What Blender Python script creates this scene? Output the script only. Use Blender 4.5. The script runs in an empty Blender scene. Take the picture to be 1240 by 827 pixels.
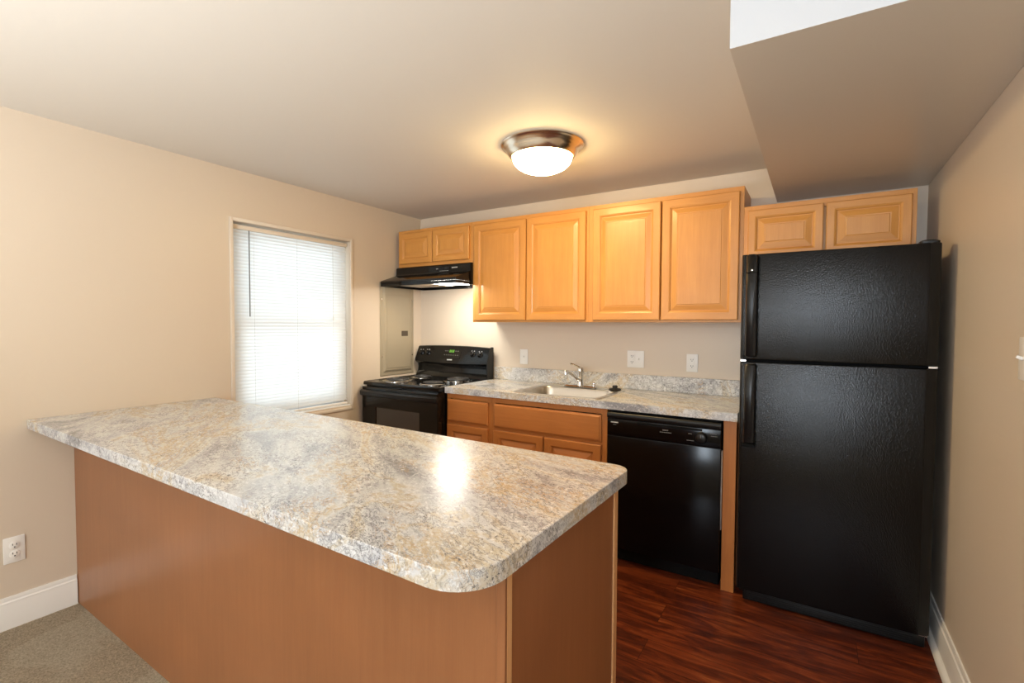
import bpy, bmesh, math
from mathutils import Vector, Matrix
S = bpy.context.scene
C = S.collection
R = math.radians

# ------------------------------------------------------------------ camera
cam = bpy.data.cameras.new('camera'); co = bpy.data.objects.new('camera', cam); C.objects.link(co)
S.camera = co
yaw, pitch, roll = R(31.9376), R(-1.9303), R(0.2724)
fv = Vector((-math.sin(yaw), math.cos(yaw), 0)); rv = Vector((math.cos(yaw), math.sin(yaw), 0)); uv = Vector((0, 0, 1))
f2 = fv*math.cos(pitch) + uv*math.sin(pitch); u2 = uv*math.cos(pitch) - fv*math.sin(pitch)
r3 = rv*math.cos(roll) + u2*math.sin(roll); u3 = u2*math.cos(roll) - rv*math.sin(roll)
m = Matrix((r3, u3, -f2)).transposed().to_4x4(); m.translation = Vector((2.9809, -3.2477, 1.3448))
co.matrix_world = m
cam.sensor_fit = 'HORIZONTAL'; cam.sensor_width = 36; cam.lens = 589.47/1240*36
cam.clip_start = .05; cam.clip_end = 100

# ------------------------------------------------------------------ world, exposure, big lights
S.view_settings.view_transform = 'Standard'; S.view_settings.look = 'None'
S.view_settings.gamma = 1; S.view_settings.use_curve_mapping = False
S.view_settings.exposure = 0.0
w = bpy.data.worlds.new('sky'); S.world = w; w.use_nodes = True
bg = w.node_tree.nodes['Background']; bg.inputs[0].default_value = (.80, .90, 1.0, 1); bg.inputs[1].default_value = 3.1

def area(name, loc, rot, sx, sy, power, col):
    l = bpy.data.lights.new(name, 'AREA'); l.shape = 'RECTANGLE'; l.size = sx; l.size_y = sy
    l.energy = power; l.color = col
    o = bpy.data.objects.new(name, l); C.objects.link(o); o.location = loc; o.rotation_euler = rot
    return o
LAMP = 70.0      # ceiling lamp glass
HOOD = 52.0      # hood lamp lens
YB = -6.6        # far end of the living room behind the camera
area('highlight_light_at_right_window', (3.12, YB-.10, 1.55), (R(90), 0, 0), .5, 1.15, 85, (.76, .88, 1))  # unseen light at the right window, boosted for the fridge highlight
area('added_fill_at_left_window', (.75, YB-.10, 1.42), (R(90), 0, 0), .9, 1.25, 10, (.86, .94, 1))  # added fill at a made-up window, balances the left side

area('flash_bounced_off_the_ceiling', (1.8, -4.5, .9), (R(180), 0, 0), 1.6, 1.6, 118, (.93, .97, 1))  # large unseen upward light standing in for a bounced camera flash

# ------------------------------------------------------------------ materials
def mat(name, col, rough=.5, metal=0, spec=.5, coat=0, emit=None, es=0, build=None):
    m = bpy.data.materials.new(name); m.use_nodes = True
    nt = m.node_tree; b = nt.nodes['Principled BSDF']
    b.inputs['Base Color'].default_value = (*col, 1); b.inputs['Roughness'].default_value = rough
    b.inputs['Metallic'].default_value = metal; b.inputs['Specular IOR Level'].default_value = spec
    b.inputs['Coat Weight'].default_value = coat
    if emit: b.inputs['Emission Color'].default_value = (*emit, 1); b.inputs['Emission Strength'].default_value = es
    if build: build(nt, b)
    return m
def N(nt, t, **k):
    n = nt.nodes.new(t)
    for a, v in k.items():
        if a in n.inputs: n.inputs[a].default_value = v
        else: setattr(n, a, v)
    return n
def coords(nt, scale=(1, 1, 1), rot=(0, 0, 0)):
    t = N(nt, 'ShaderNodeTexCoord'); mr = N(nt, 'ShaderNodeMapping'); mp = N(nt, 'ShaderNodeMapping')
    mp.inputs['Scale'].default_value = scale; mr.inputs['Rotation'].default_value = rot
    nt.links.new(t.outputs['Object'], mr.inputs['Vector']); nt.links.new(mr.outputs['Vector'], mp.inputs['Vector']); return mp.outputs['Vector']
def noise(nt, vec, scale, detail=4, rough=.5, dist=0):
    n = N(nt, 'ShaderNodeTexNoise'); n.inputs['Scale'].default_value = scale; n.inputs['Detail'].default_value = detail
    n.inputs['Roughness'].default_value = rough; n.inputs['Distortion'].default_value = dist
    nt.links.new(vec, n.inputs['Vector']); return n.outputs['Fac']
def ramp(nt, fac, stops):
    r = N(nt, 'ShaderNodeValToRGB'); e = r.color_ramp.elements
    while len(e) < len(stops): e.new(.5)
    for i, (p, c) in enumerate(stops): e[i].position = p; e[i].color = (*c, 1) if len(c) == 3 else c
    nt.links.new(fac, r.inputs['Fac']); return r.outputs['Color']
def mix(nt, fac, a, b, mode='MIX'):
    x = N(nt, 'ShaderNodeMix'); x.data_type = 'RGBA'; x.blend_type = mode
    for s, v in ((x.inputs[0], fac), (x.inputs[6], a), (x.inputs[7], b)):
        if isinstance(v, (int, float)): s.default_value = v
        elif isinstance(v, tuple): s.default_value = (*v, 1)
        else: nt.links.new(v, s)
    return x.outputs[2]
def bump(nt, b, h, strength, dist=.002):
    n = N(nt, 'ShaderNodeBump'); n.inputs['Strength'].default_value = strength; n.inputs['Distance'].default_value = dist
    nt.links.new(h, n.inputs['Height']); nt.links.new(n.outputs['Normal'], b.inputs['Normal'])
G = lambda v: (v, v, v)

def paint_b(s, sc=120):
    def f(nt, b):
        bump(nt, b, noise(nt, coords(nt), sc, 3), s, .001)
    return f
M = {}
M['wall'] = mat('wall_paint', (.67, .572, .46), .42, build=paint_b(.12))
M['ceiling'] = mat('ceiling_paint', (.70, .655, .59), .75, build=paint_b(.15))
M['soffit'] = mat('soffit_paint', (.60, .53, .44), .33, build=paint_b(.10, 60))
M['soffit_front_pale'] = mat('soffit_front_pale', (.56, .58, .61), .5, build=paint_b(.1))
M['trim'] = mat('trim_paint', (.82, .80, .76), .35)
M['trimw'] = mat('window_trim_paint', (.74, .66, .56), .4)
M['upvc'] = mat('window_vinyl', (.85, .86, .87), .4)
M['plate'] = mat('white_plastic', (.83, .81, .77), .35)
M['slot'] = mat('outlet_slot', (.03, .03, .03), .6)

def wood_b(axis, a, c, d):
    def f(nt, b):
        sc = [26, 26, 26]; sc[axis] = 1.6
        v = coords(nt, tuple(sc)); n1 = noise(nt, v, 1.6, 6, .6, .6)
        n2 = noise(nt, coords(nt), 3.0, 3, .5)
        sc2 = [140, 140, 140]; sc2[axis] = 5
        n3 = noise(nt, coords(nt, tuple(sc2)), 2.2, 3, .6)
        col = ramp(nt, n1, [(.25, a), (.52, c), (.80, d)])
        col = mix(nt, .30, col, ramp(nt, n2, [(.3, G(.35)), (.7, G(.62))]), 'OVERLAY')
        col = mix(nt, .10, col, ramp(nt, n3, [(.35, G(.32)), (.6, G(.58))]), 'OVERLAY')
        nt.links.new(col, b.inputs['Base Color'])
    return f
maple = ((.52, .225, .048), (.57, .255, .056), (.61, .285, .067))
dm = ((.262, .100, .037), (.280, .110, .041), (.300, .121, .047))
M['maple_v'] = mat('maple_vertical_grain', maple[1], .40, coat=.06, build=wood_b(2, *maple))
M['maple_h'] = mat('maple_horizontal_grain', maple[1], .40, coat=.06, build=wood_b(0, *maple))
red = ((.40, .138, .032), (.44, .158, .037), (.48, .180, .045))  # darker, redder copy of the maple for base fronts and end panel
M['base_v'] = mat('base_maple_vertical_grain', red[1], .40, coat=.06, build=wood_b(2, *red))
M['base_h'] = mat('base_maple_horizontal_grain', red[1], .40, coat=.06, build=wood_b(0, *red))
M['maple_side'] = mat('maple_side_grain', maple[1], .36, build=wood_b(2, *maple))
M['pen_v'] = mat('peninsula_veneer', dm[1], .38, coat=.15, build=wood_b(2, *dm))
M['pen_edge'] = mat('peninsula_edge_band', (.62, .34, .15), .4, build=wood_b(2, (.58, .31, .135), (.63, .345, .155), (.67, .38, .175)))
M['maple_in'] = mat('cabinet_underside', (.62, .42, .22), .5, build=wood_b(0, (.55, .36, .18), (.62, .42, .22), (.68, .47, .26)))

def lam_b(nt, b):
    v = coords(nt)
    rz = (0, R(12), R(31))
    # cloudy ground: cream, pale grey and tan drifts running diagonally
    big = noise(nt, coords(nt, (.50, 1.35, 1), rz), 3.6, 7, .62, .7)
    col = ramp(nt, big, [(.34, (.27, .28, .305)), (.43, (.49, .505, .54)), (.51, (.63, .64, .645)), (.552, (.54, .475, .365)), (.585, (.60, .605, .61)), (.72, (.34, .35, .375))])
    # fine crackle in grey, broken by patches
    msk = noise(nt, coords(nt, (.6, 1.3, 1), rz), 5.5, 6, .65, .6)
    cr = noise(nt, coords(nt, (.8, 1.9, 1.4), rz), 24, 10, .74, .8)
    crm = ramp(nt, cr, [(.455, G(0)), (.487, G(1)), (.52, G(0))])
    mm = ramp(nt, msk, [(.40, G(.30)), (.56, G(1))])
    col = mix(nt, mix(nt, 1.0, crm, mm, 'MULTIPLY'), col, (.15, .145, .155))
    # tan crackle
    ct = noise(nt, coords(nt, (.7, 1.8, 1.3), (0, R(10), R(27))), 15, 10, .72, 1.1)
    ctm = ramp(nt, ct, [(.455, G(0)), (.49, G(.85)), (.525, G(0))])
    m2 = ramp(nt, noise(nt, coords(nt, (.5, 1.4, 1), (0, .2, R(30))), 3.8, 4, .6, .5), [(.50, G(0)), (.58, G(.95))])
    col = mix(nt, mix(nt, 1.0, ctm, m2, 'MULTIPLY'), col, (.50, .34, .16))
    # white grains, then dark flecks
    fw = ramp(nt, noise(nt, coords(nt, (1, 1.3, 1.2), rz), 70, 5, .7, .4), [(.54, G(0)), (.66, G(.8))])
    col = mix(nt, fw, col, (.80, .81, .82))
    fl = noise(nt, coords(nt, (.8, 1.5, 1.2), rz), 78, 6, .78, .5)
    fm = ramp(nt, fl, [(.565, G(0)), (.62, G(.95))])
    col = mix(nt, mix(nt, 1.0, fm, ramp(nt, msk, [(.40, G(.18)), (.58, G(1))]), 'MULTIPLY'), col, (.09, .085, .09))
    nt.links.new(col, b.inputs['Base Color'])
    bump(nt, b, noise(nt, v, 260, 2), .08, .0006)
M['laminate'] = mat('granite_pattern_laminate', (.7, .65, .55), .23, spec=.5, build=lam_b)

def floor_b(nt, b):
    t = coords(nt)
    br = N(nt, 'ShaderNodeTexBrick'); br.offset = .37; br.inputs['Scale'].default_value = 1.0
    br.inputs['Brick Width'].default_value = 1.2; br.inputs['Row Height'].default_value = .15
    br.inputs['Mortar Size'].default_value = .0009; br.inputs['Mortar Smooth'].default_value = .1
    br.inputs['Color1'].default_value = (.0, .0, .0, 1); br.inputs['Color2'].default_value = (1, 1, 1, 1); br.inputs['Mortar'].default_value = (.5, .5, .5, 1)
    nt.links.new(t, br.inputs['Vector'])
    # shift the grain per plank
    ad = N(nt, 'ShaderNodeVectorMath'); ad.operation = 'ADD'
    scl = N(nt, 'ShaderNodeVectorMath'); scl.operation = 'SCALE'; scl.inputs['Scale'].default_value = 7
    nt.links.new(br.outputs['Color'], scl.inputs[0]); nt.links.new(t, ad.inputs[0]); nt.links.new(scl.outputs[0], ad.inputs[1])
    mp = N(nt, 'ShaderNodeMapping'); mp.inputs['Scale'].default_value = (1.7, 11, 1); nt.links.new(ad.outputs[0], mp.inputs['Vector'])
    n = noise(nt, mp.outputs[0], 2.0, 8, .62, 1.2)
    col = ramp(nt, n, [(.28, (.026, .006, .0035)), (.45, (.085, .016, .006)), (.58, (.17, .034, .010)), (.76, (.30, .085, .026))])
    n2 = noise(nt, coords(nt, (4, 130, 1)), 2, 4, .6)
    col = mix(nt, .5, col, ramp(nt, n2, [(.3, G(.3)), (.65, G(.65))]), 'OVERLAY')
    col = mix(nt, br.outputs['Fac'], col, (.02, .006, .004))
    nt.links.new(col, b.inputs['Base Color'])
M['floor'] = mat('dark_red_wood_planks', (.12, .03, .012), .32, spec=.35, build=floor_b)

def carpet_b(nt, b):
    v = coords(nt)
    n = noise(nt, v, 150, 5, .85)
    col = ramp(nt, n, [(.30, (.30, .225, .13)), (.5, (.66, .55, .39)), (.70, (.95, .84, .66))])
    n2 = noise(nt, coords(nt, (1, 1, 1), (0, 0, R(20))), 3.1, 3, .5, .4)
    col = mix(nt, .75, col, ramp(nt, n2, [(.47, G(.43)), (.53, G(.56))]), 'OVERLAY')
    nt.links.new(col, b.inputs['Base Color'])
    bump(nt, b, noise(nt, v, 190, 5, .85), 1.0, .02)
M['carpet'] = mat('beige_carpet', (.35, .30, .21), .95, spec=.1, build=carpet_b)

def peb_b(nt, b):
    bump(nt, b, noise(nt, coords(nt), 230, 2, .5), 1.0, .0009)
M['fridge'] = mat('pebbled_black_enamel', (.003, .003, .003), .13, spec=.26, build=peb_b)
M['black'] = mat('gloss_black_enamel', (.006, .006, .006), .12, spec=.34)
M['black_s'] = mat('satin_black_plastic', (.008, .008, .008), .30, spec=.28)
M['black_m'] = mat('matt_black', (.004, .004, .004), .7, spec=.12)
M['dw'] = mat('dishwasher_black', (.003, .0025, .0025), .16, spec=.16)
M['glassdark'] = mat('oven_window_glass', (.055, .045, .038), .12)
M['chrome'] = mat('chrome', (.75, .75, .74), .10, metal=1)
M['steel'] = mat('brushed_steel', (.60, .57, .52), .30, metal=1)
M['nickel'] = mat('brushed_nickel', (.86, .80, .70), .22, metal=1)
M['coil'] = mat('burner_coil', (.03, .03, .032), .45)
M['panelgrey'] = mat('grey_enamel_panel', (.40, .345, .25), .38, metal=.2)
M['dkmetal'] = mat('dark_metal_latch', (.10, .08, .06), .4, metal=.5)
M['mark'] = mat('pale_printing', (.55, .55, .53), .5)
M['markdim'] = mat('dim_grey_printing', (.16, .16, .155), .5)
M['green'] = mat('green_display_digits', (.1, .3, .03), .4, emit=(.35, .9, .12), es=.35)
M['domeglow'] = mat('lit_frosted_glass', (.9, .88, .82), .3, emit=(1, .72, .33), es=LAMP)
M['lensglow'] = mat('lit_hood_lens', (.9, .9, .88), .3, emit=(1, .95, .84), es=HOOD)
M['rubber'] = mat('black_rubber', (.015, .013, .012), .5)

def slat_mat():
    m = bpy.data.materials.new('translucent_blind_slat'); m.use_nodes = True; nt = m.node_tree
    for n in list(nt.nodes): nt.nodes.remove(n)
    o = N(nt, 'ShaderNodeOutputMaterial'); d = N(nt, 'ShaderNodeBsdfPrincipled'); t = N(nt, 'ShaderNodeBsdfTranslucent'); mx = N(nt, 'ShaderNodeMixShader')
    d.inputs['Base Color'].default_value = (.86, .86, .85, 1); d.inputs['Roughness'].default_value = .4
    t.inputs['Color'].default_value = (.80, .83, .84, 1); mx.inputs[0].default_value = .42
    nt.links.new(d.outputs[0], mx.inputs[1]); nt.links.new(t.outputs[0], mx.inputs[2]); nt.links.new(mx.outputs[0], o.inputs['Surface'])
    return m
M['slat'] = slat_mat()
def glass_mat():
    m = bpy.data.materials.new('window_glass'); m.use_nodes = True; nt = m.node_tree
    for n in list(nt.nodes): nt.nodes.remove(n)
    o = N(nt, 'ShaderNodeOutputMaterial'); g = N(nt, 'ShaderNodeBsdfGlossy'); t = N(nt, 'ShaderNodeBsdfTransparent'); mx = N(nt, 'ShaderNodeMixShader')
    g.inputs['Roughness'].default_value = .02; mx.inputs[0].default_value = .06
    t.inputs['Color'].default_value = (.93, .96, .95, 1)
    nt.links.new(t.outputs[0], mx.inputs[1]); nt.links.new(g.outputs[0], mx.inputs[2]); nt.links.new(mx.outputs[0], o.inputs['Surface'])
    return m
M['glass'] = glass_mat()

# ------------------------------------------------------------------ mesh helpers (all coordinates in world metres; obj() shifts them to the parent's origin)
def box(bm, x0, x1, y0, y1, z0, z1, bev=0, seg=2, mi=0):
    g = bmesh.ops.create_cube(bm, size=1)['verts']
    for v in g:
        v.co = Vector((x0+(v.co.x+.5)*(x1-x0), y0+(v.co.y+.5)*(y1-y0), z0+(v.co.z+.5)*(z1-z0)))
    fs = {f for v in g for f in v.link_faces}
    for f in fs: f.material_index = mi
    if bev:
        es = list({e for v in g for e in v.link_edges})
        r = bmesh.ops.bevel(bm, geom=es, offset=bev, segments=seg, affect='EDGES', profile=.5)
        for f in r['faces']: f.material_index = mi
def loft(bm, loops, cap0=True, cap1=True, mi=0, closed=True):
    vs = [[bm.verts.new(p) for p in l] for l in loops]; n = len(vs[0])
    for a, b in zip(vs, vs[1:]):
        for i in range(n if closed else n-1):
            f = bm.faces.new((a[i], a[(i+1) % n], b[(i+1) % n], b[i])); f.material_index = mi
    if cap0: f = bm.faces.new(vs[0][::-1]); f.material_index = mi
    if cap1: f = bm.faces.new(vs[-1]); f.material_index = mi
    return vs
def rrect(x0, x1, y0, y1, z, r, n=6):
    rs = r if isinstance(r, (list, tuple)) else (r,)*4     # order: (x1,y1) (x0,y1) (x0,y0) (x1,y0)
    out = []
    for k, (cx, cy, sx, sy) in enumerate(((x1, y1, 1, 1), (x0, y1, -1, 1), (x0, y0, -1, -1), (x1, y0, 1, -1))):
        q = rs[k]; ox, oy = cx-sx*q, cy-sy*q
        for i in range(n+1):
            a = R(90*k + 90*i/n); out.append(Vector((ox+q*math.cos(a), oy+q*math.sin(a), z)))
    return out
def lathe(bm, prof, c, axis=Vector((0, 0, 1)), n=48, mi=0, cap0=True, cap1=True):
    axis = Vector(axis).normalized(); q = axis.to_track_quat('Z', 'Y'); c = Vector(c)
    loops = [[c + q @ Vector((r*math.cos(2*math.pi*i/n), r*math.sin(2*math.pi*i/n), h)) for i in range(n)] for r, h in prof]
    loft(bm, loops, cap0, cap1, mi)
def tube(bm, pts, r, n=12, mi=0):
    pts = [Vector(p) for p in pts]; rs = r if isinstance(r, (list, tuple)) else [r]*len(pts)
    loops = []; up = None
    for i, p in enumerate(pts):
        d = (pts[min(i+1, len(pts)-1)] - pts[max(i-1, 0)]).normalized()
        if up is None: up = Vector((0, 0, 1)) if abs(d.z) < .9 else Vector((1, 0, 0))
        a = d.cross(up).normalized(); up2 = a.cross(d).normalized(); up = up2
        loops.append([p + rs[i]*(math.cos(2*math.pi*k/n)*a + math.sin(2*math.pi*k/n)*up2) for k in range(n)])
    loft(bm, loops, True, True, mi)
def extrude_yz(bm, prof, x0, x1, mi=0):
    loft(bm, [[Vector((x, y, z)) for y, z in prof] for x in (x0, x1)], True, True, mi)
ORG = {}
def obj(name, bm, mats, parent=None, smooth=True, angle=35, loc=None):
    bmesh.ops.recalc_face_normals(bm, faces=bm.faces)
    o_ = ORG.get(parent.name, Vector((0, 0, 0))) if parent else Vector(loc or (0, 0, 0))
    bmesh.ops.translate(bm, verts=bm.verts, vec=-o_)
    me = bpy.data.meshes.new(name); bm.to_mesh(me); bm.free()
    for k in (mats if isinstance(mats, (list, tuple)) else [mats]): me.materials.append(M[k])
    if smooth:
        for p in me.polygons: p.use_smooth = True
        me.set_sharp_from_angle(angle=R(angle))
    o = bpy.data.objects.new(name, me); C.objects.link(o)
    if parent: o.parent = parent
    else: o.location = o_
    ORG[o.name] = o_
    return o
def tag(o, label, cat, group=None):
    o['label'] = label; o['category'] = cat
    if group: o['group'] = group
    return o
def thing(name, label, cat, loc, rotz=0, group=None):
    o = bpy.data.objects.new(name, None); o.empty_display_size = .05; C.objects.link(o)
    o.location = loc; o.rotation_euler = (0, 0, rotz); ORG[o.name] = Vector(loc)
    return tag(o, label, cat, group)
def struct(name, bm, mats, parent=None, **k):
    o = obj(name, bm, mats, parent, **k)
    if not parent: o['kind'] = 'structure'
    return o
NB = bmesh.new

# ------------------------------------------------------------------ room shell
W, H, T = 3.453, 2.272, .14
WY0, WY1, WZ0, WZ1 = -1.640, -.775, .732, 1.963
PY = -2.40
def wall_hole(bm, axis, pos, thick, a0, a1, z0, z1, holes):
    """a wall slab between pos and pos+thick with rectangular holes, panels split at the holes' edges"""
    As = sorted({a0, a1, *[h[0] for h in holes], *[h[1] for h in holes]}); Zs = sorted({z0, z1, *[h[2] for h in holes], *[h[3] for h in holes]})
    def P(a, z, t): return Vector((pos+t, a, z)) if axis == 'x' else Vector((a, pos+t, z))
    inh = lambda a, z: any(h[0] < a < h[1] and h[2] < z < h[3] for h in holes)
    for i in range(len(As)-1):
        for j in range(len(Zs)-1):
            if inh((As[i]+As[i+1])/2, (Zs[j]+Zs[j+1])/2): continue
            for t in (0, thick):
                bm.faces.new([bm.verts.new(P(a, z, t)) for a, z in ((As[i], Zs[j]), (As[i+1], Zs[j]), (As[i+1], Zs[j+1]), (As[i], Zs[j+1]))])
    for h in holes + [(a0, a1, z0, z1)]:
        for (p, q) in (((h[0], h[2]), (h[1], h[2])), ((h[1], h[2]), (h[1], h[3])), ((h[1], h[3]), (h[0], h[3])), ((h[0], h[3]), (h[0], h[2]))):
            bm.faces.new([bm.verts.new(P(*p, 0)), bm.verts.new(P(*q, 0)), bm.verts.new(P(*q, thick)), bm.verts.new(P(*p, thick))])
    bmesh.ops.remove_doubles(bm, verts=bm.verts, dist=1e-5)
bm = NB(); wall_hole(bm, 'x', 0, -T, YB, 0, 0, H, [(WY0, WY1, WZ0, WZ1)]); struct('wall_left', bm, 'wall', smooth=False)
bm = NB(); wall_hole(bm, 'x', W, T, YB, 0, 0, H, []); struct('wall_right', bm, 'wall', smooth=False)
bm = NB(); box(bm, -T, W+T, 0, T, 0, H); struct('wall_back', bm, 'wall', smooth=False)
H2 = [(2.82, 3.40, .92, 2.15), (.30, 1.20, .80, 2.05)]
bm = NB(); wall_hole(bm, 'y', YB, -T, -T, W+T, 0, H, H2); struct('wall_front', bm, 'wall', smooth=False)
bm = NB(); box(bm, -T, W+T, YB-T, T, H, H+.1); struct('ceiling', bm, 'ceiling', smooth=False)
bm = NB(); box(bm, -T, W+T, PY+.02, T, -.1, 0); struct('floor', bm, 'floor', smooth=False)
bm = NB(); box(bm, -T, W+T, YB-T, PY+.02, -.1, .004); o = struct('floor_carpet', bm, 'carpet', smooth=False)
# dropped soffit over the fridge: beige underside and sides, a paler, cooler colour on the face towards the living room
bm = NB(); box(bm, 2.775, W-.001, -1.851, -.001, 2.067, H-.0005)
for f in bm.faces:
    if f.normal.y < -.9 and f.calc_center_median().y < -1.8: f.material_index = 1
struct('ceiling_soffit', bm, ['soffit', 'soffit_front_pale'], smooth=False)

def baseboard(name, x, sgn, y0, y1, shoe):
    bm = NB()
    prof = [(0, 0), (0, .139), (.006, .139), (.009, .130), (.009, .122), (.014, .116), (.014, .108), (.016, .104), (.016, .0)]
    loft(bm, [[Vector((x+sgn*(px+.0005), y, z+.004)) for px, z in prof] for y in (y0, y1)])
    if shoe:
        pr = [(.016, 0), (.016, .022)] + [(.016+.020*math.sin(R(a)), .022*math.cos(R(a))) for a in range(15, 91, 15)]
        loft(bm, [[Vector((x+sgn*px, y, z+.001)) for px, z in pr] for y in (y0, y1)])
    struct(name, bm, 'trim')
baseboard('baseboard_left', 0, 1, YB+.01, PY-.004, False)
baseboard('baseboard_right', W, -1, YB+.01, -.02, True)
bm = NB(); box(bm, .02, W-.02, YB+.001, YB+.016, .004, .14, .002); struct('baseboard_front', bm, 'trim')

def frame_x(bm, x0, x1, y0, y1, z0, z1, w, bev=.002):
    box(bm, x0, x1, y0, y0+w, z0, z1, bev); box(bm, x0, x1, y1-w, y1, z0, z1, bev)
    box(bm, x0, x1, y0+w, y1-w, z0, z0+w, bev); box(bm, x0, x1, y0+w, y1-w, z1-w, z1, bev)
# kitchen window: casing, outer frame, two sashes with panes
e = .0005
bm = NB(); frame_x(bm, 0+e, .009, WY0-.022, WY1+.022, WZ0-.03, WZ1+.022, .021, .0015)
win = struct('window_1', bm, 'trimw')
bm = NB(); frame_x(bm, -.135, -.072, WY0+e, WY1-e, WZ0+e, WZ1-e, .035); obj('window_frame', bm, 'upvc', win)
zm = 1.345
bm = NB(); frame_x(bm, -.125, -.103, WY0+.036, WY1-.036, zm-.02, WZ1-.036, .04); s1 = obj('upper_sash', bm, 'upvc', win)
bm = NB(); frame_x(bm, -.100, -.076, WY0+.036, WY1-.036, WZ0+.036, zm+.02, .042); s2 = obj('lower_sash', bm, 'upvc', win)
bm = NB(); box(bm, -.116, -.112, WY0+.074, WY1-.074, zm+.018, WZ1-.074); obj('pane', bm, 'glass', s1, smooth=False)
bm = NB(); box(bm, -.090, -.086, WY0+.076, WY1-.076, WZ0+.076, zm-.020); obj('pane', bm, 'glass', s2, smooth=False)
bm = NB(); box(bm, -.071, -.001, WY0+.001, WY1-.001, WZ0+e, WZ0+.008, .001); obj('window_sill', bm, 'upvc', win)
# unseen living room windows, right set for the fridge highlight, left added for balance
for k, (a0, a1, z0, z1) in enumerate(H2):
    bm = NB()
    for (xa, xb, za, zb) in ((a0-.06, a0, z0-.06, z1+.06), (a1, a1+.06, z0-.06, z1+.06), (a0, a1, z1, z1+.06), (a0, a1, z0-.06, z0)):
        box(bm, xa, xb, YB+.001, YB+.016, za, zb, .002)
    wn = struct('window_%d' % (k+2), bm, 'trim')
    bm = NB()
    for (xa, xb, za, zb) in ((a0, a0+.04, z0, z1), (a1-.04, a1, z0, z1), (a0+.04, a1-.04, z1-.04, z1), (a0+.04, a1-.04, z0, z0+.04), ((a0+a1)/2-.02, (a0+a1)/2+.02, z0+.04, z1-.04)):
        box(bm, xa, xb, YB-.07, YB-.03, za, zb, .002)
    obj('window_frame', bm, 'upvc', wn)

# ------------------------------------------------------------------ venetian blind
bl = thing('venetian_blind', 'white slatted venetian blind lowered and closed in the left wall window', 'blind', (-.035, (WY0+WY1)/2, WZ0))
by0, by1 = WY0+.008, WY1-.010
bm = NB(); box(bm, -.048, -.020, by0, by1, 1.923, 1.950, .002); obj('headrail', bm, 'trimw', bl)
bm = NB()
z = 1.912; n = 0
while z > WZ0+.045:
    # a curved slat, tilted steeply shut
    a = R(66); loops = []
    for y in (by0+.003, by1-.003):
        lp = []
        for k in range(5):
            t = (k/4-.5)*.025; c = .0022*(1-(2*(k/4-.5))**2)
            lp.append(Vector((-.034 + t*math.cos(a) + c*math.sin(a), y, z + t*math.sin(a)*-1 + c*math.cos(a))))
        loops.append(lp)
    loft(bm, loops, False, False, closed=False)
    z -= .0213; n += 1
obj('slats', bm, 'slat', bl, angle=60)
bm = NB(); box(bm, -.045, -.022, by0, by1, WZ0+.012, WZ0+.027, .002); obj('bottom_rail', bm, 'plate', bl)
bm = NB(); tube(bm, [(-.014, -1.533, 1.922), (-.013, -1.533, 1.39)], .0035, 8); obj('tilt_wand', bm, 'markdim', bl)
bm = NB(); tube(bm, [(-.015, -.915, 1.925), (-.014, -.915, 1.40)], .0012, 6); lathe(bm, [(.002, .028), (.006, .0), (.006, -.006)], (-.014, -.915, 1.38), n=12); obj('pull_cord', bm, 'plate', bl)
bm = NB()
for y in (-1.50, -1.20, -.91): tube(bm, [(-.0195, y, 1.923), (-.0195, y, WZ0+.026)], .0008, 6)
obj('ladder_cord', bm, 'plate', bl)

# ------------------------------------------------------------------ cabinet doors and boxes
def raised_door(name, x0, x1, z0, z1, yb, parent, t=.019, fr=.055, slope=.034, mt=('maple_v', 'maple_h')):
    """a five piece raised panel door facing -y whose back lies at yb"""
    bm = NB(); yf = yb-t
    rings = [(0, yb), (0, yf+.004), (.004, yf), (fr-.012, yf), (fr-.004, yf+.0035), (fr, yf+.0085), (fr+.004, yf+.0085), (fr+slope-.004, yf+.002), (fr+slope, yf+.0025), (fr+slope+.003, yf+.0005)]
    vs = [[bm.verts.new((x, y, z)) for x, z in ((x0+i, z0+i), (x1-i, z0+i), (x1-i, z1-i), (x0+i, z1-i))] for i, y in rings]
    for a, b in zip(vs, vs[1:]):
        for k in range(4):
            f = bm.faces.new((a[k], a[(k+1) % 4], b[(k+1) % 4], b[k])); f.material_index = 1 if k in (0, 2) else 0
    bm.faces.new(vs[0][::-1]); bm.faces.new(vs[-1])
    o = obj(name, bm, mt, parent, angle=12)
    return o
def drawer_front(name, x0, x1, z0, z1, yb, parent, t=.019):
    bm = NB(); yf = yb-t
    rings = [(0, yb), (0, yf+.009), (.003, yf+.006), (.007, yf+.005), (.012, yf)]
    vs = [[bm.verts.new((x, y, z)) for x, z in ((x0+i, z0+i), (x1-i, z0+i), (x1-i, z1-i), (x0+i, z1-i))] for i, y in rings]
    for a, b in zip(vs, vs[1:]):
        for k in range(4): bm.faces.new((a[k], a[(k+1) % 4], b[(k+1) % 4], b[k]))
    bm.faces.new(vs[0][::-1]); bm.faces.new(vs[-1])
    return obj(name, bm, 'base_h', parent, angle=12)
def face_frame(bm, x0, x1, z0, z1, y0, y1, stiles, rails):
    for a, b in stiles: box(bm, a, b, y0, y1, z0, z1, .0008, 1, 0)
    xs = sorted(stiles)
    for a, b in rails:
        for s, t in zip(xs, xs[1:]): box(bm, s[1], t[0], y0, y1, a, b, .0008, 1, 1)
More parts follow.
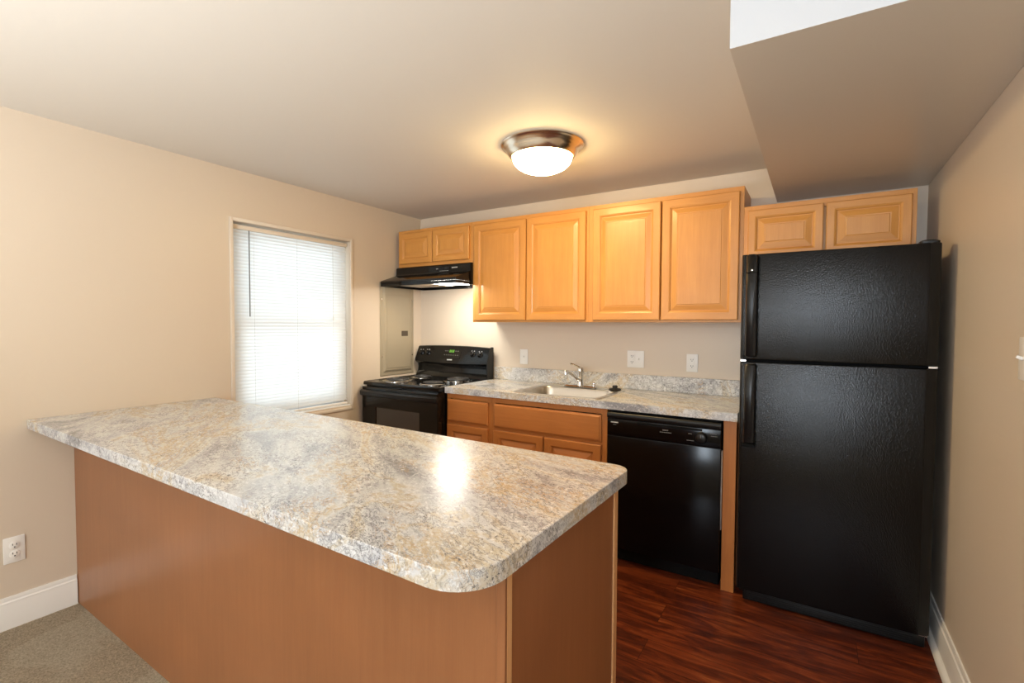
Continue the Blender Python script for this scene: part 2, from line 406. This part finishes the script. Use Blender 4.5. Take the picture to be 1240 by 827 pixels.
def wall_cab(name, label, x0, x1, z0, z1, splits, fr=.055, slope=.034, rail=.03, top_gap=.028, bot_gap=.014, ls=.028, rs=.028, yw=-.001):
    c = thing(name, label, 'cabinet', (x0, 0, z0))
    bm = NB(); box(bm, x0, x1, -.285, yw, z0+.012, z1, .0008, 1, 0)
    obj('carcass', bm, 'maple_side', c)
    bm = NB(); face_frame(bm, x0, x1, z0, z1, -.305, -.2855, [(x0, x0+.038), (x1-.038, x1)], [(z0, z0+.038), (z1-.04, z1)])
    obj('face_frame', bm, ['maple_v', 'maple_h'], c)
    for a, b in splits: raised_door('door', a, b, z0+bot_gap, z1-top_gap, -.3055, c, fr=fr, slope=slope)
    return c
wall_cab('wall_cabinet', 'tall two-door maple wall cabinet between the range hood and the middle of the run', .8005, 1.729, 1.365, 2.110, [(.822, 1.264), (1.272, 1.712)])
wall_cab('wall_cabinet', 'tall two-door maple wall cabinet right of centre, ending beside the fridge cabinet', 1.7295, 2.636, 1.365, 2.110, [(1.762, 2.190), (2.198, 2.616)])
wall_cab('short_wall_cabinet', 'short two-door maple cabinet fixed above the black range hood', .038, .800, 1.812, 2.110, [(.060, .410), (.417, .772)], fr=.05, slope=.034, bot_gap=.026, top_gap=.026)
fc = wall_cab('short_wall_cabinet', 'short two-door maple cabinet above the black refrigerator under the soffit', 2.6365, 3.371, 1.70, 1.9935, [(2.658, 3.003), (3.014, 3.352)], fr=.046, slope=.036, bot_gap=.012, top_gap=.026)

def base_cab(name, label, x0, x1):
    c = thing(name, label, 'cabinet', (x0, -.3, 0))
    bm = NB(); box(bm, x0, x1, -.589, -.004, .10, .8705, .0005, 1); box(bm, x0, x1, -.53, -.004, .0, .0995, 0)
    obj('carcass', bm, 'maple_side', c)
    return c
c = base_cab('base_cabinet', 'narrow maple drawer base cabinet between the range and the sink cabinet', .8045, 1.1810)
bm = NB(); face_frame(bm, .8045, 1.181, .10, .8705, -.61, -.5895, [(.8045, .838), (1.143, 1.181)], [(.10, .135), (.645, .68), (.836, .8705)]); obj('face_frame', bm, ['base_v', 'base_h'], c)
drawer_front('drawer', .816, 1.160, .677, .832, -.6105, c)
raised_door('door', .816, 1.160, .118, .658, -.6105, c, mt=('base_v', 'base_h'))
c = base_cab('base_cabinet', 'wide maple sink base cabinet with a long false drawer front under the sink', 1.1815, 1.982)
for ch in list(c.children): bpy.data.objects.remove(ch)
bm = NB()
box(bm, 1.1815, 1.20, -.589, -.004, .10, .8705); box(bm, 1.964, 1.982, -.589, -.004, .10, .8705); box(bm, 1.20, 1.964, -.589, -.004, .10, .118); box(bm, 1.20, 1.964, -.022, -.004, .118, .8705); box(bm, 1.1815, 1.982, -.53, -.004, 0, .0995)
obj('carcass', bm, 'maple_side', c)
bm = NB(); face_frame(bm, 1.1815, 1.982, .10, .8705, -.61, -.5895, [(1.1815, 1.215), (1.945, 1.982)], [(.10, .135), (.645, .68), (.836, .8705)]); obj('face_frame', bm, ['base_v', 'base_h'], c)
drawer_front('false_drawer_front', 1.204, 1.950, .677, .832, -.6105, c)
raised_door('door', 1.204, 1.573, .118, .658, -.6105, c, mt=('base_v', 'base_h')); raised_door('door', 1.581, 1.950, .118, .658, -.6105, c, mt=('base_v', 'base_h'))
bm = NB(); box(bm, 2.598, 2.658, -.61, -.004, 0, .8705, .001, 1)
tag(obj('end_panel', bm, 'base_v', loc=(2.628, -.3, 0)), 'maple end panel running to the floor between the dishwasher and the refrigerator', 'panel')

# ------------------------------------------------------------------ back counter with the sink
ct = thing('countertop', 'granite-look laminate countertop along the back wall with backsplash and sink', 'countertop', (.805, -.3, .871))
SX0, SX1, SY0, SY1 = 1.322, 1.925, -.598, -.105
hx0, hx1, hy0, hy1 = SX0+.02, SX1-.02, SY0+.02, SY1-.02
bm = NB(); x0, x1 = .803, 2.664; z0, z1 = .872, .914
for (a, b, c_, d) in ((x0, hx0, -.634, -.021), (hx1, x1, -.634, -.021), (hx0, hx1, hy1, -.021), (hx0, hx1, -.634, hy0)):
    g = [[(a, c_), (b, c_), (b, d), (a, d)]]
    box(bm, a, b, c_, d, z0, z1)
bmesh.ops.remove_doubles(bm, verts=bm.verts, dist=1e-5)
for f in [f for f in bm.faces if abs(f.normal.x) > .9 and hx0-.001 < f.calc_center_median().x < hx1+.001 and (f.calc_center_median().y > hy1 or f.calc_center_median().y < hy0)]: pass
obj('worktop', bm, 'laminate', ct, angle=20)
bm = NB(); box(bm, x0, x1, -.0205, -.001, .9145, 1.014, .003, 2); box(bm, x0, x1, -.0205, -.001, .872, .9145)
obj('backsplash', bm, 'laminate', ct, angle=20)

sk = thing('kitchen_sink', 'single-bowl stainless steel drop-in sink set in the back countertop', 'sink', (1.62, -.35, .914))
bm = NB(); L = []
zt = .9145
for (x0_, x1_, y0_, y1_, z_, r_) in (
        (SX0, SX1, SY0, SY1, zt, .035), (SX0+.001, SX1-.001, SY0+.001, SY1-.001, zt+.003, .035), (SX0+.012, SX1-.012, SY0+.012, SY1-.012, zt+.004, .03),
        (1.360, 1.888, -.572, -.205, zt+.001, .07), (1.366, 1.882, -.566, -.211, zt-.012, .068), (1.378, 1.870, -.554, -.223, zt-.15, .06), (1.41, 1.84, -.52, -.255, zt-.172, .05), (1.60, 1.65, -.40, -.36, zt-.176, .018)):
    L.append(rrect(x0_, x1_, y0_, y1_, z_, r_, 8))
loft(bm, L, False, True)
bm2 = bm; obj('basin', bm2, 'steel', sk, angle=50)
bm = NB(); lathe(bm, [(.045, 0), (.045, .003), (.032, .002), (.02, -.002)], (1.625, -.38, zt-.174), n=24); obj('drain_ring', bm, 'chrome', sk)

fa = thing('faucet', 'chrome single-lever faucet standing on the back rim of the sink', 'faucet', (1.613, -.160, .919))
fz = .9195
bm = NB(); loft(bm, [rrect(1.49, 1.737, -.190, -.132, fz, .028), rrect(1.49, 1.737, -.190, -.132, fz+.006, .028), rrect(1.50, 1.727, -.182, -.140, fz+.014, .02)], True, True); obj('base_plate', bm, 'chrome', fa)
bm = NB(); lathe(bm, [(.026, .0), (.024, .01), (.021, .03), (.0205, .085), (.023, .095), (.023, .112), (.018, .123), (.006, .127)], (1.613, -.160, fz+.012), n=28); obj('body', bm, 'chrome', fa)
sp = [(1.612, -.172, fz+.045), (1.606, -.215, fz+.072), (1.598, -.270, fz+.100), (1.592, -.318, fz+.119), (1.589, -.340, fz+.122)]
bm = NB(); tube(bm, sp, [.014, .0125, .0115, .011, .0105], 16); so = obj('spout', bm, 'chrome', fa)
bm = NB(); lathe(bm, [(.010, .008), (.0125, .004), (.0125, -.020), (.009, -.022)], (1.589, -.345, fz+.122), n=20); obj('aerator', bm, 'chrome', so)
bm = NB(); tube(bm, [(1.612, -.165, fz+.130), (1.600, -.178, fz+.143), (1.575, -.200, fz+.158), (1.560, -.215, fz+.163)], [.011, .008, .0065, .0075], 12); obj('lever', bm, 'chrome', fa)
bm = NB(); lathe(bm, [(.013, 0), (.013, .008), (.009, .014), (.009, .024), (.004, .028)], (1.712, -.160, fz+.012), n=20); obj('side_button', bm, 'chrome', fa)
bm = NB(); lathe(bm, [(.040, .0), (.042, .003), (.036, .008), (.020, .010), (.016, .013), (.0155, .018), (.018, .021), (.018, .026), (.012, .029)], (1.858, -.150, .9190), n=32)
tag(obj('sink_stopper', bm, 'rubber', loc=(1.858, -.150, .919)), 'black rubber sink stopper lying on the rim right of the faucet', 'stopper')

# ------------------------------------------------------------------ outlets and switches
def plate(bm, w=.070, h=.115, t=.006):
    box(bm, -w/2, w/2, -t, -.0005, -h/2, h/2, .0028, 2)
def at_root(name, label, cat, loc, rz, group=None):
    r = thing(name, label, cat, loc, rz, group); ORG[r.name] = Vector((0, 0, 0)); return r
def outlet_parts(r, cx=0):
    for s in (1, -1):
        bm = NB(); lathe(bm, [(.0172, 0), (.0172, .002), (.016, .0028)], (cx, -.006, s*.0195), (0, -1, 0), 24)
        f = obj('receptacle', bm, 'plate', r)
        for dx in (-.0062, .0062):
            bm = NB(); box(bm, cx+dx-.0012, cx+dx+.0012, -.0094, -.0080, s*.0195+.0005, s*.0195+.0085); obj('slot', bm, 'slot', f)
        bm = NB(); lathe(bm, [(.0026, 0), (.0026, .0013)], (cx, -.0082, s*.0195-.0075), (0, -1, 0), 12); obj('ground_hole', bm, 'slot', f)
def toggle_parts(r, cx=0):
    bm = NB(); tube(bm, [(cx, -.006, 0), (cx, -.019, .006)], [.0055, .0040], 8); obj('toggle', bm, 'plate', r)
def gfi_parts(r, cx=0):
    bm = NB(); box(bm, cx-.0165, cx+.0165, -.0088, -.006, -.033, .033, .0012, 1); f = obj('receptacle', bm, 'plate', r)
    for s in (1, -1):
        for dx in (-.0062, .0062):
            bm = NB(); box(bm, cx+dx-.0013, cx+dx+.0013, -.0104, -.0088, s*.020-.002, s*.020+.006); obj('slot', bm, 'slot', f)
        bm = NB(); lathe(bm, [(.0026, 0), (.0026, .0015)], (cx, -.0089, s*.020-.007), (0, -1, 0), 12); obj('ground_hole', bm, 'slot', f)
        bm = NB(); box(bm, cx-.006, cx+.006, -.0102, -.0088, s*.003-.002, s*.003+.002); obj('test_button', bm, 'plate', f)
for nm, lab, loc, rz, gang, kinds in (
        ('light_switch', 'small white switch plate on the back wall left of the faucet', (1.068, 0, 1.101), 0, 1, 's'),
        ('outlet_plate', 'wide white double plate with outlet and switch right of the faucet', (1.948, 0, 1.118), 0, 2, 'gs'),
        ('wall_outlet', 'white duplex outlet on the back wall nearest the refrigerator', (2.316, 0, 1.108), 0, 1, 'g'),
        ('wall_outlet', 'white duplex outlet low on the left wall above the baseboard', (0, -2.612, .346), R(90), 1, 'o'),
        ('light_switch', 'white switch plate on the right wall beside the refrigerator', (W, -1.445, 1.262), R(-90), 1, 's')):
    r = at_root(nm, lab, 'switch' if nm == 'light_switch' else 'outlet', loc, rz)
    bm = NB(); plate(bm, .07 if gang == 1 else .116); obj('cover_plate', bm, 'plate', r)
    for i, k in enumerate(kinds):
        cx = 0 if gang == 1 else (-.023 if i == 0 else .023)
        {'o': outlet_parts, 's': toggle_parts, 'g': gfi_parts}[k](r, cx)

# ------------------------------------------------------------------ breaker panel on the left wall
p = thing('breaker_panel', 'grey metal electrical panel on the left wall above the stove', 'electrical panel', (0, -.288, 1.3))
y0, y1, z0, z1 = -.482, -.097, .925, 1.69
def rings_x(bm, y0, y1, z0, z1, rings):
    vs = [[bm.verts.new((x, y, z)) for y, z in ((y0+i, z0+i), (y1-i, z0+i), (y1-i, z1-i), (y0+i, z1-i))] for i, x in rings]
    for a, b in zip(vs, vs[1:]):
        for k in range(4): bm.faces.new((a[k], a[(k+1) % 4], b[(k+1) % 4], b[k]))
    bm.faces.new(vs[0][::-1]); bm.faces.new(vs[-1])
bm = NB(); rings_x(bm, y0, y1, z0, z1, [(0, .001), (0, .003), (.003, .005), (.028, .006), (.045, .016), (.048, .016)])
obj('cover', bm, 'panelgrey', p, angle=12)
bm = NB(); rings_x(bm, y0+.062, y1-.052, z0+.060, z1-.105, [(0, .0165), (0, .018), (.002, .0195)]); pd = obj('door', bm, 'panelgrey', p, angle=12)
bm = NB(); box(bm, .0196, .023, -.258, -.186, 1.248, 1.292, .001, 1); obj('latch', bm, 'dkmetal', pd)
for y, z in ((y0+.02, z0+.16), (y1-.02, z0+.16), (y0+.02, z1-.14), (y1-.02, z1-.14)):
    bm = NB(); lathe(bm, [(.006, 0), (.006, .002), (.003, .0035)], (.006, y, z), (1, 0, 0), 12); obj('screw', bm, 'chrome', p)

# ------------------------------------------------------------------ range hood
h = thing('range_hood', 'black under-cabinet range hood with its lamp lit over the stove', 'range hood', (.42, 0, 1.645))
bm = NB()
prof = [(-.001, 1.668), (-.001, 1.8095), (-.325, 1.8095), (-.335, 1.802), (-.337, 1.752), (-.345, 1.742), (-.500, 1.690), (-.508, 1.683), (-.508, 1.668)]
extrude_yz(bm, prof, .040, .799)
box(bm, .040, .799, -.508, -.494, 1.645, 1.6675, .002, 1); box(bm, .040, .052, -.4935, -.001, 1.645, 1.6675); box(bm, .787, .799, -.4935, -.001, 1.645, 1.6675); box(bm, .052, .787, -.02, -.001, 1.645, 1.6675)
obj('hood_shell', bm, 'black', h, angle=25)
bm = NB(); box(bm, .10, .47, -.42, -.10, 1.661, 1.667, .001, 1)
for i in range(18): box(bm, .11+i*.02, .113+i*.02, -.41, -.11, 1.6585, 1.661)
obj('grease_filter', bm, 'steel', h)
bm = NB(); box(bm, .535, .755, -.475, -.27, 1.650, 1.6675, .006, 3); obj('lamp_lens', bm, 'lensglow', h)
for a in (.50, .555):
    bm = NB(); box(bm, a, a+.045, -.3395, -.3368, 1.765, 1.788, .001, 1); obj('rocker_switch', bm, 'black_s', h)
def word(par, x, z, n, p_, cw, ch, ya, yb, mt='markdim', nm='printed_word'):   # a row of tiny printed letters
    bm = NB()
    for k in range(n): box(bm, x+k*p_, x+k*p_+cw, ya, yb, z, z+ch)
    obj(nm, bm, mt, par, smooth=False)
word(h, .470, 1.775, 5, .004, .0025, .005, -.3385, -.3372, 'mark')
word(h, .625, 1.776, 7, .008, .005, .008, -.3385, -.3372, 'mark', 'logo')
word(h, .505, 1.758, 9, .010, .006, .003, -.3385, -.3372, 'mark')

# ------------------------------------------------------------------ electric range
rg = thing('electric_range', 'black freestanding coil-top electric range in the corner by the left wall', 'stove', (.415, -.35, 0))
rx0, rx1 = .036, .797
bm = NB(); box(bm, rx0+.004, rx1-.004, -.655, -.030, .03, .884, .002, 1)
obj('body', bm, 'black', rg)
for x in (rx0+.04, rx1-.04):
    for y in (-.60, -.08): bm = NB(); lathe(bm, [(.018, 0), (.018, .0295)], (x, y, 0.0005), n=12); obj('foot', bm, 'black_m', rg)
bm = NB(); L = [rrect(rx0, rx1, -.688, -.028, .8845, .012, 4), rrect(rx0, rx1, -.690, -.028, .890, .014, 4), rrect(rx0, rx1, -.690, -.028, .903, .014, 4), rrect(rx0+.004, rx1-.004, -.684, -.028, .911, .014, 4), rrect(rx0+.014, rx1-.014, -.672, -.028, .913, .014, 4), rrect(rx0+.022, rx1-.022, -.660, -.030, .909, .014, 4)]
loft(bm, L); obj('cooktop', bm, 'black', rg, angle=30)
for x, y, r_ in ((.235, -.520, .098), (.600, -.520, .080), (.235, -.235, .080), (.600, -.235, .098)):
    bm = NB(); lathe(bm, [(r_+.016, .0), (r_+.016, .0035), (r_+.008, .006), (r_, .004), (r_*.6, .001), (r_*.25, .0005)], (x, y, .9095), n=48); d = obj('drip_bowl', bm, 'chrome', rg)
    bm = NB(); pts = []
    turns = 4.5 if r_ > .09 else 3.7
    for k in range(int(turns*28)):
        a = 2*math.pi*k/28; rr = .022 + (r_-.030)*k/(turns*28); pts.append((x+rr*math.cos(a), y+rr*math.sin(a), .9215))
    tube(bm, pts, .0042, 6)
    for a in (30, 150, 270): tube(bm, [(x, y, .9165), (x+(r_-.002)*math.cos(R(a)), y+(r_-.002)*math.sin(R(a)), .9165)], .0015, 6)
    obj('coil', bm, 'coil', d)
# door with a recessed window
bm = NB()
dz0, dz1, wx0, wx1, wz0, wz1 = .235, .872, .190, .622, .50, .722
rings = [((rx0+.002, rx1-.002, dz0, dz1), -.658), ((rx0+.002, rx1-.002, dz0, dz1), -.694), ((rx0+.008, rx1-.008, dz0+.006, dz1-.006), -.700), ((wx0-.006, wx1+.006, wz0-.006, wz1+.006), -.700), ((wx0, wx1, wz0, wz1), -.696), ((wx0, wx1, wz0, wz1), -.662)]
vs = [[bm.verts.new((x, y, z)) for x, z in ((b[0], b[2]), (b[1], b[2]), (b[1], b[3]), (b[0], b[3]))] for b, y in rings]
for a, b in zip(vs, vs[1:]):
    for k in range(4): bm.faces.new((a[k], a[(k+1) % 4], b[(k+1) % 4], b[k]))
bm.faces.new(vs[0][::-1]); bm.faces.new(vs[-1])
od = obj('oven_door', bm, 'black', rg, angle=20)
bm = NB(); box(bm, wx0+.001, wx1-.001, -.6935, -.6900, wz0+.001, wz1-.001); obj('window_glass', bm, 'glassdark', od)
bm = NB(); box(bm, wx0+.03, wx1-.01, -.6950, -.6938, .574, .579); obj('oven_rack', bm, 'steel', od)
bm = NB(); L = []
for x in (rx0-.002, rx0+.02, rx0+.06, .2, .415, .63, rx1-.06, rx1-.02, rx1+.002):
    u = abs((x-.4165)/.383); yo = -.742+.024*u**3
    L.append([Vector((x, yy, zz)) for yy, zz in ((-.7005, .806), (yo+.006, .806), (yo, .813), (yo, .838), (yo+.010, .848), (-.7005, .850))])
loft(bm, L); obj('door_handle', bm, 'black_s', od, angle=40)
bm = NB(); box(bm, rx0+.004, rx1-.004, -.698, -.657, .045, .226, .005, 2); obj('storage_drawer', bm, 'black', rg)
# backguard: bowed console over a concave splash
bm = NB(); L = []
for i in range(13):
    u = -1+2*i/12; x = (rx0+rx1)/2 + u*(rx1-rx0-.004)/2; b = 1-u*u
    L.append([Vector((x, y, z)) for y, z in ((-.032, .9105), (-.032, 1.158+.010*b), (-.058, 1.162+.010*b), (-.066, 1.156+.010*b), (-.112-.006*b, 1.052-.006*b), (-.113-.006*b, 1.036-.010*b), (-.100-.004*b, 1.024-.010*b), (-.076, 1.012), (-.072, .985), (-.078, .950), (-.095, .928), (-.104, .9105))])
loft(bm, L); bgd = obj('backguard', bm, 'black', rg, angle=22)
bm = NB(); extrude_yz(bm, [(-.030, .9105), (-.030, 1.166), (-.060, 1.168), (-.070, 1.160), (-.119, 1.052), (-.120, 1.034), (-.112, .9105)], rx1-.0015, rx1+.0045); obj('end_cap', bm, 'black_s', bgd, angle=20)
nrm = Vector((0, -.104, -.0)).normalized(); ax = Vector((0, -math.cos(R(23)), math.sin(R(23))))
def on_face(x, z, off=0):   # point on the sloping console face
    t = (1.156-z)/(1.156-1.052); u = (x-.4165)/.3785; b = 1-u*u
    return Vector((x, -.066-(.046+.006*b)*t, z+.010*b*(1-t))) + ax*off
for x in (.092, .165, .640, .713):
    bm = NB(); lathe(bm, [(.024, -.004), (.024, .003), (.020, .006), (.017, .022), (.014, .024)], on_face(x, 1.103), ax, 28); k = obj('knob', bm, 'black', bgd)
    for a in (60, 120):
        bm = NB(); q = on_face(x+.025*math.cos(R(a)), 1.106+.025*math.sin(R(a)), .003); lathe(bm, [(.0036, 0), (.0036, .0015)], q, ax, 10); obj('printed_dot', bm, 'mark', bgd)
def facebox(bm, x0, x1, z0, z1, off=.002):
    ps = [on_face(x, z, .0004) for x, z in ((x0, z0), (x1, z0), (x1, z1), (x0, z1))]; loft(bm, [ps, [p_+ax*off for p_ in ps]])
bm = NB(); facebox(bm, .325, .520, 1.066, 1.142, .001); dp = obj('control_display', bm, 'black', bgd)
bm = NB()
for k, x in enumerate((.400, .412, .428, .440)):       # seven-segment style digits
    for (a, b, c_, d) in ((0, .007, 1.126, 1.1275), (0, .007, 1.118, 1.1195), (0, .007, 1.110, 1.1115), (0, .0015, 1.111, 1.127), (.0058, .0073, 1.111, 1.127)): facebox(bm, x+a, x+b, c_, d, .002)
obj('clock_digits', bm, 'green', dp)
for x, z, w_ in [(x, 1.118, .010) for x in (.352, .375, .460, .483)] + [(x, 1.088, .007) for x in (.352, .375, .398, .421, .444, .467, .490)]:
    bm = NB(); facebox(bm, x, x+w_, z, z+.005, .002); obj('key', bm, 'markdim', dp)
bm = NB()
for k in range(6): facebox(bm, .395+k*.009, .4015+k*.009, 1.046+.006, 1.0595, .0015)
obj('logo_marks', bm, 'mark', bgd)

# ------------------------------------------------------------------ dishwasher
dw = thing('dishwasher', 'built-in black dishwasher with dial under the back countertop', 'dishwasher', (2.29, -.3, 0))
dx0, dx1 = 1.990, 2.590
bm = NB(); box(bm, dx0+.004, dx1-.004, -.600, -.03, .10, .868); box(bm, dx0+.01, dx1-.01, -.560, -.03, .001, .10); obj('tub', bm, 'black_m', dw)
bm = NB(); box(bm, dx0, dx1, -.628, -.601, .088, .726, .004, 2); dd = obj('door', bm, 'dw', dw)
bm = NB(); box(bm, dx0, dx1, -.633, -.601, .7275, .822, .003, 2); cp = obj('control_panel', bm, 'dw', dw)
bm = NB(); L = []
for x in (dx0, dx1):
    L.append([Vector((x, -.601, .8225))] + [Vector((x, -.626-.012*math.sin(R(a)), .840-.018*math.cos(R(a)))) for a in range(0, 181, 20)] + [Vector((x, -.601, .858))])
loft(bm, L); obj('top_rail', bm, 'black_s', dw, angle=40)
bm = NB(); box(bm, 2.16, 2.50, -.6345, -.6325, .806, .817, .0008, 1); obj('grip_recess', bm, 'black_m', cp)
bm = NB(); lathe(bm, [(.031, 0), (.030, .006), (.026, .010), (.024, .018), (.021, .020)], (2.497, -.6332, .772), (0, -1, 0), 32); dl = obj('dial', bm, 'black_s', cp)
bm = NB(); box(bm, 2.4955, 2.4985, -.6545, -.6530, .775, .790); obj('dial_pointer', bm, 'markdim', dl)
yp = (-.6338, -.6329)
word(cp, 2.012, .7995, 7, .0062, .0048, .006, *yp, 'mark', 'logo')
word(cp, 2.024, .7885, 4, .005, .0035, .003, *yp)
word(cp, 2.300, .787, 5, .006, .0048, .006, *yp); word(cp, 2.286, .776, 9, .0068, .005, .004, *yp)
for (x, z, n_) in ((2.432, .785, 4), (2.538, .797, 7), (2.542, .785, 7), (2.425, .750, 8)): word(cp, x, z, n_, .0045, .0033, .0032, *yp)
bm = NB(); lathe(bm, [(.0022, 0), (.0022, .001)], (2.347, -.6329, .812), (0, -1, 0), 10); obj('indicator_dot', bm, 'mark', cp)
bm = NB(); box(bm, 2.5915, 2.5955, -.618, -.600, .31, .715); obj('metal_side_strip', bm, 'steel', dw)
bm = NB(); box(bm, dx0+.01, dx1-.01, -.575, -.561, .004, .095, .001, 1); obj('toe_panel', bm, 'black_m', dw)

# ------------------------------------------------------------------ refrigerator
fg = thing('refrigerator', 'tall black pebbled top-freezer refrigerator against the right wall', 'refrigerator', (3.04, -.33, 0))
fx0, fx1, fyf = 2.6735, 3.407, -.685
bm = NB(); box(bm, fx0+.008, fx1-.010, -.605, -.035, .02, 1.672, .006, 2)
obj('body', bm, 'fridge', fg)
for x in (fx0+.06, fx1-.06):
    for y in (-.56, -.08): bm = NB(); lathe(bm, [(.02, 0), (.02, .0195)], (x, y, .0003), n=12); obj('foot', bm, 'black_m', fg)
def fdoor(name, z0, z1):
    bm = NB()
    pr = [(fx0+.004, -.608), (fx0, -.620), (fx0, fyf+.022), (fx0+.004, fyf+.008), (fx0+.012, fyf+.001), (fx0+.022, fyf), (3.362, fyf), (3.368, fyf+.0015), (3.395, fyf+.010), (3.404, fyf+.018), (fx1, fyf+.030), (fx1, -.620), (fx1-.004, -.608)]
    def sh(k): return [Vector((min(max(x, fx0+k), fx1-k), min(max(y, fyf+k), -.608), 0)) for x, y in pr]
    L = []
    for k, z in ((.006, z0), (.0015, z0+.002), (0, z0+.007), (0, z1-.007), (.0015, z1-.002), (.006, z1)):
        L.append([Vector((p_.x, p_.y, z)) for p_ in sh(k)])
    loft(bm, L)
    for f in bm.faces:
        c_ = f.calc_center_median()
        if c_.x > 3.365 or c_.x < fx0+.015: f.material_index = 1
    return obj(name, bm, ['fridge', 'black_s'], fg, angle=30)
d1 = fdoor('freezer_door', 1.186, 1.685); d2 = fdoor('refrigerator_door', .070, 1.174)
bm = NB(); box(bm, fx0+.02, fx1-.02, -.640, -.606, 1.1745, 1.1855); obj('door_gasket', bm, 'black_m', fg)
def handle(z0, z1, par, top):
    bm = NB()
    def lp(z, k=0): return [Vector((x, y, z)) for x, y in ((2.698+k, fyf-.0003), (2.698+k, fyf-.026+k), (2.704+k, fyf-.036+k), (2.728, fyf-.040+k), (2.744-k, fyf-.034+k), (2.750-k, fyf-.018+k), (2.746-k, fyf-.0003))]
    loft(bm, [lp(z0, .006), lp(z0+.008), lp(z1-.008), lp(z1, .006)])
    o = obj('handle', bm, 'black_s', par, angle=40)
    zc = (z1-.075) if top else (z0+.03)
    bm = NB(); lathe(bm, [(.0045, 0), (.0045, .0012), (.002, .002)], (2.724, fyf-.040, zc), (0, -1, 0), 14); obj('screw', bm, 'chrome' if top else 'black_m', o)
    bm = NB(); box(bm, 2.697, 2.751, fyf-.0405, fyf-.0002, (z1-.075-.012) if top else z0-.014, (z1-.075-.009) if top else z0-.001, .001, 1); obj('end_clip', bm, 'black_m', o)
handle(1.200, 1.681, d1, True); handle(.790, 1.168, d2, False)
bm = NB(); box(bm, fx0+.03, fx1-.012, -.648, -.606, .006, .064, .004, 2)
for k in range(5): box(bm, fx0+.05, fx1-.05, -.6495, -.6482, .014+k*.009, .018+k*.009)
obj('kick_grille', bm, 'black_s', fg)
bm = NB(); loft(bm, [rrect(3.335, 3.400, -.672, -.560, 1.6855, .012), rrect(3.335, 3.400, -.672, -.560, 1.694, .012), rrect(3.345, 3.392, -.664, -.575, 1.700, .012)]); obj('hinge_cover', bm, 'black_s', fg)
for q in ((3.375, 3.403, -.672, -.640, 1.1752, 1.1848), (2.676, 2.700, -.668, -.645, 1.1752, 1.1848), (3.370, 3.400, -.672, -.640, .0645, .0695)):
    bm = NB(); box(bm, *q, .001, 1); obj('door_hinge', bm, 'chrome', fg)

# ------------------------------------------------------------------ ceiling lamp
cl = thing('ceiling_light', 'lit flush-mount ceiling light with frosted dome and brushed nickel ring', 'ceiling light', (1.764, -1.01, H))
bm = NB(); lathe(bm, [(.212, -.0008), (.214, -.006), (.208, -.012), (.202, -.014), (.198, -.022), (.190, -.026), (.183, -.040), (.166, -.062), (.160, -.066), (.154, -.064), (.150, -.050)], (1.764, -1.01, H), n=72, cap1=True); obj('metal_ring', bm, 'nickel', cl, angle=50)
bm = NB(); pr = [(.1535*math.cos(R(a)), -.066-.078*math.sin(R(a))) for a in range(0, 90, 6)]
lathe(bm, [(.1535, -.0655)]+pr+[(.002, -.144)], (1.764, -1.01, H), n=64, cap0=False); obj('glass_dome', bm, 'domeglow', cl, angle=60)

# ------------------------------------------------------------------ peninsula
ROT = R(-.9454); k_ = math.tan(-ROT)
pn = thing('peninsula_cabinet', 'maple-veneered peninsula cabinet standing out from the left wall', 'cabinet', (0, PY, 0), ROT)
yl = lambda y: PY + y
bx1 = 2.4655
def xl(y): return k_*-y + .0012 if y < 0 else .0012     # follow the wall
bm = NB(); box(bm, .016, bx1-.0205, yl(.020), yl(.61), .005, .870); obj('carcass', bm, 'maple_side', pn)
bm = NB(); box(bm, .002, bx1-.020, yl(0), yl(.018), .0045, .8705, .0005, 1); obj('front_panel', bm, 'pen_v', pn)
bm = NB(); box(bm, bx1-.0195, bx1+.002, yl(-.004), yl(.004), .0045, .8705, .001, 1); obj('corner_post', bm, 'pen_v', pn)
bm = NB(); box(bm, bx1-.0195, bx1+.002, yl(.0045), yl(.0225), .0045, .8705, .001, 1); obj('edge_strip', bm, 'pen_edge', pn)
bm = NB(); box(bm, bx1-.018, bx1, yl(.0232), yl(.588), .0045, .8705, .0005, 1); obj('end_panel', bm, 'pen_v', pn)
bm = NB(); box(bm, bx1-.018, bx1+.004, yl(.5885), yl(.616), .0045, .8705, .001, 1); obj('far_edge_strip', bm, 'pen_edge', pn)
# worktop outline, flush to the wall at its left end
bm = NB(); X1 = 2.5035; Y0, Y1 = PY-.160, PY+.642
def outline(z, i=0):
    pts = rrect(0, X1-i, Y0+i, Y1-i, z, (.055, .0001, .0001, .105), 10)
    out = []
    for q in pts:
        if q.x < .01: q.x = .001 - (q.y-PY)*k_*-1*-1 if False else .0015 + max(0, 0)
        out.append(q)
    return out
def fix(pts):
    for q in pts:
        if q.x < .01: q.x = .003 - math.tan(R(.9454))*(q.y-PY)   # slant cancels the small turn
    return pts
loft(bm, [fix(outline(.8715, .002)), fix(outline(.8735)), fix(outline(.9110)), fix(outline(.9125, .0015))])
o = obj('peninsula_countertop', bm, 'laminate', loc=(0, PY, .8715), angle=20)
o.rotation_euler = (0, 0, ROT)
tag(o, 'large granite-look laminate peninsula worktop with rounded corners in the foreground', 'countertop')
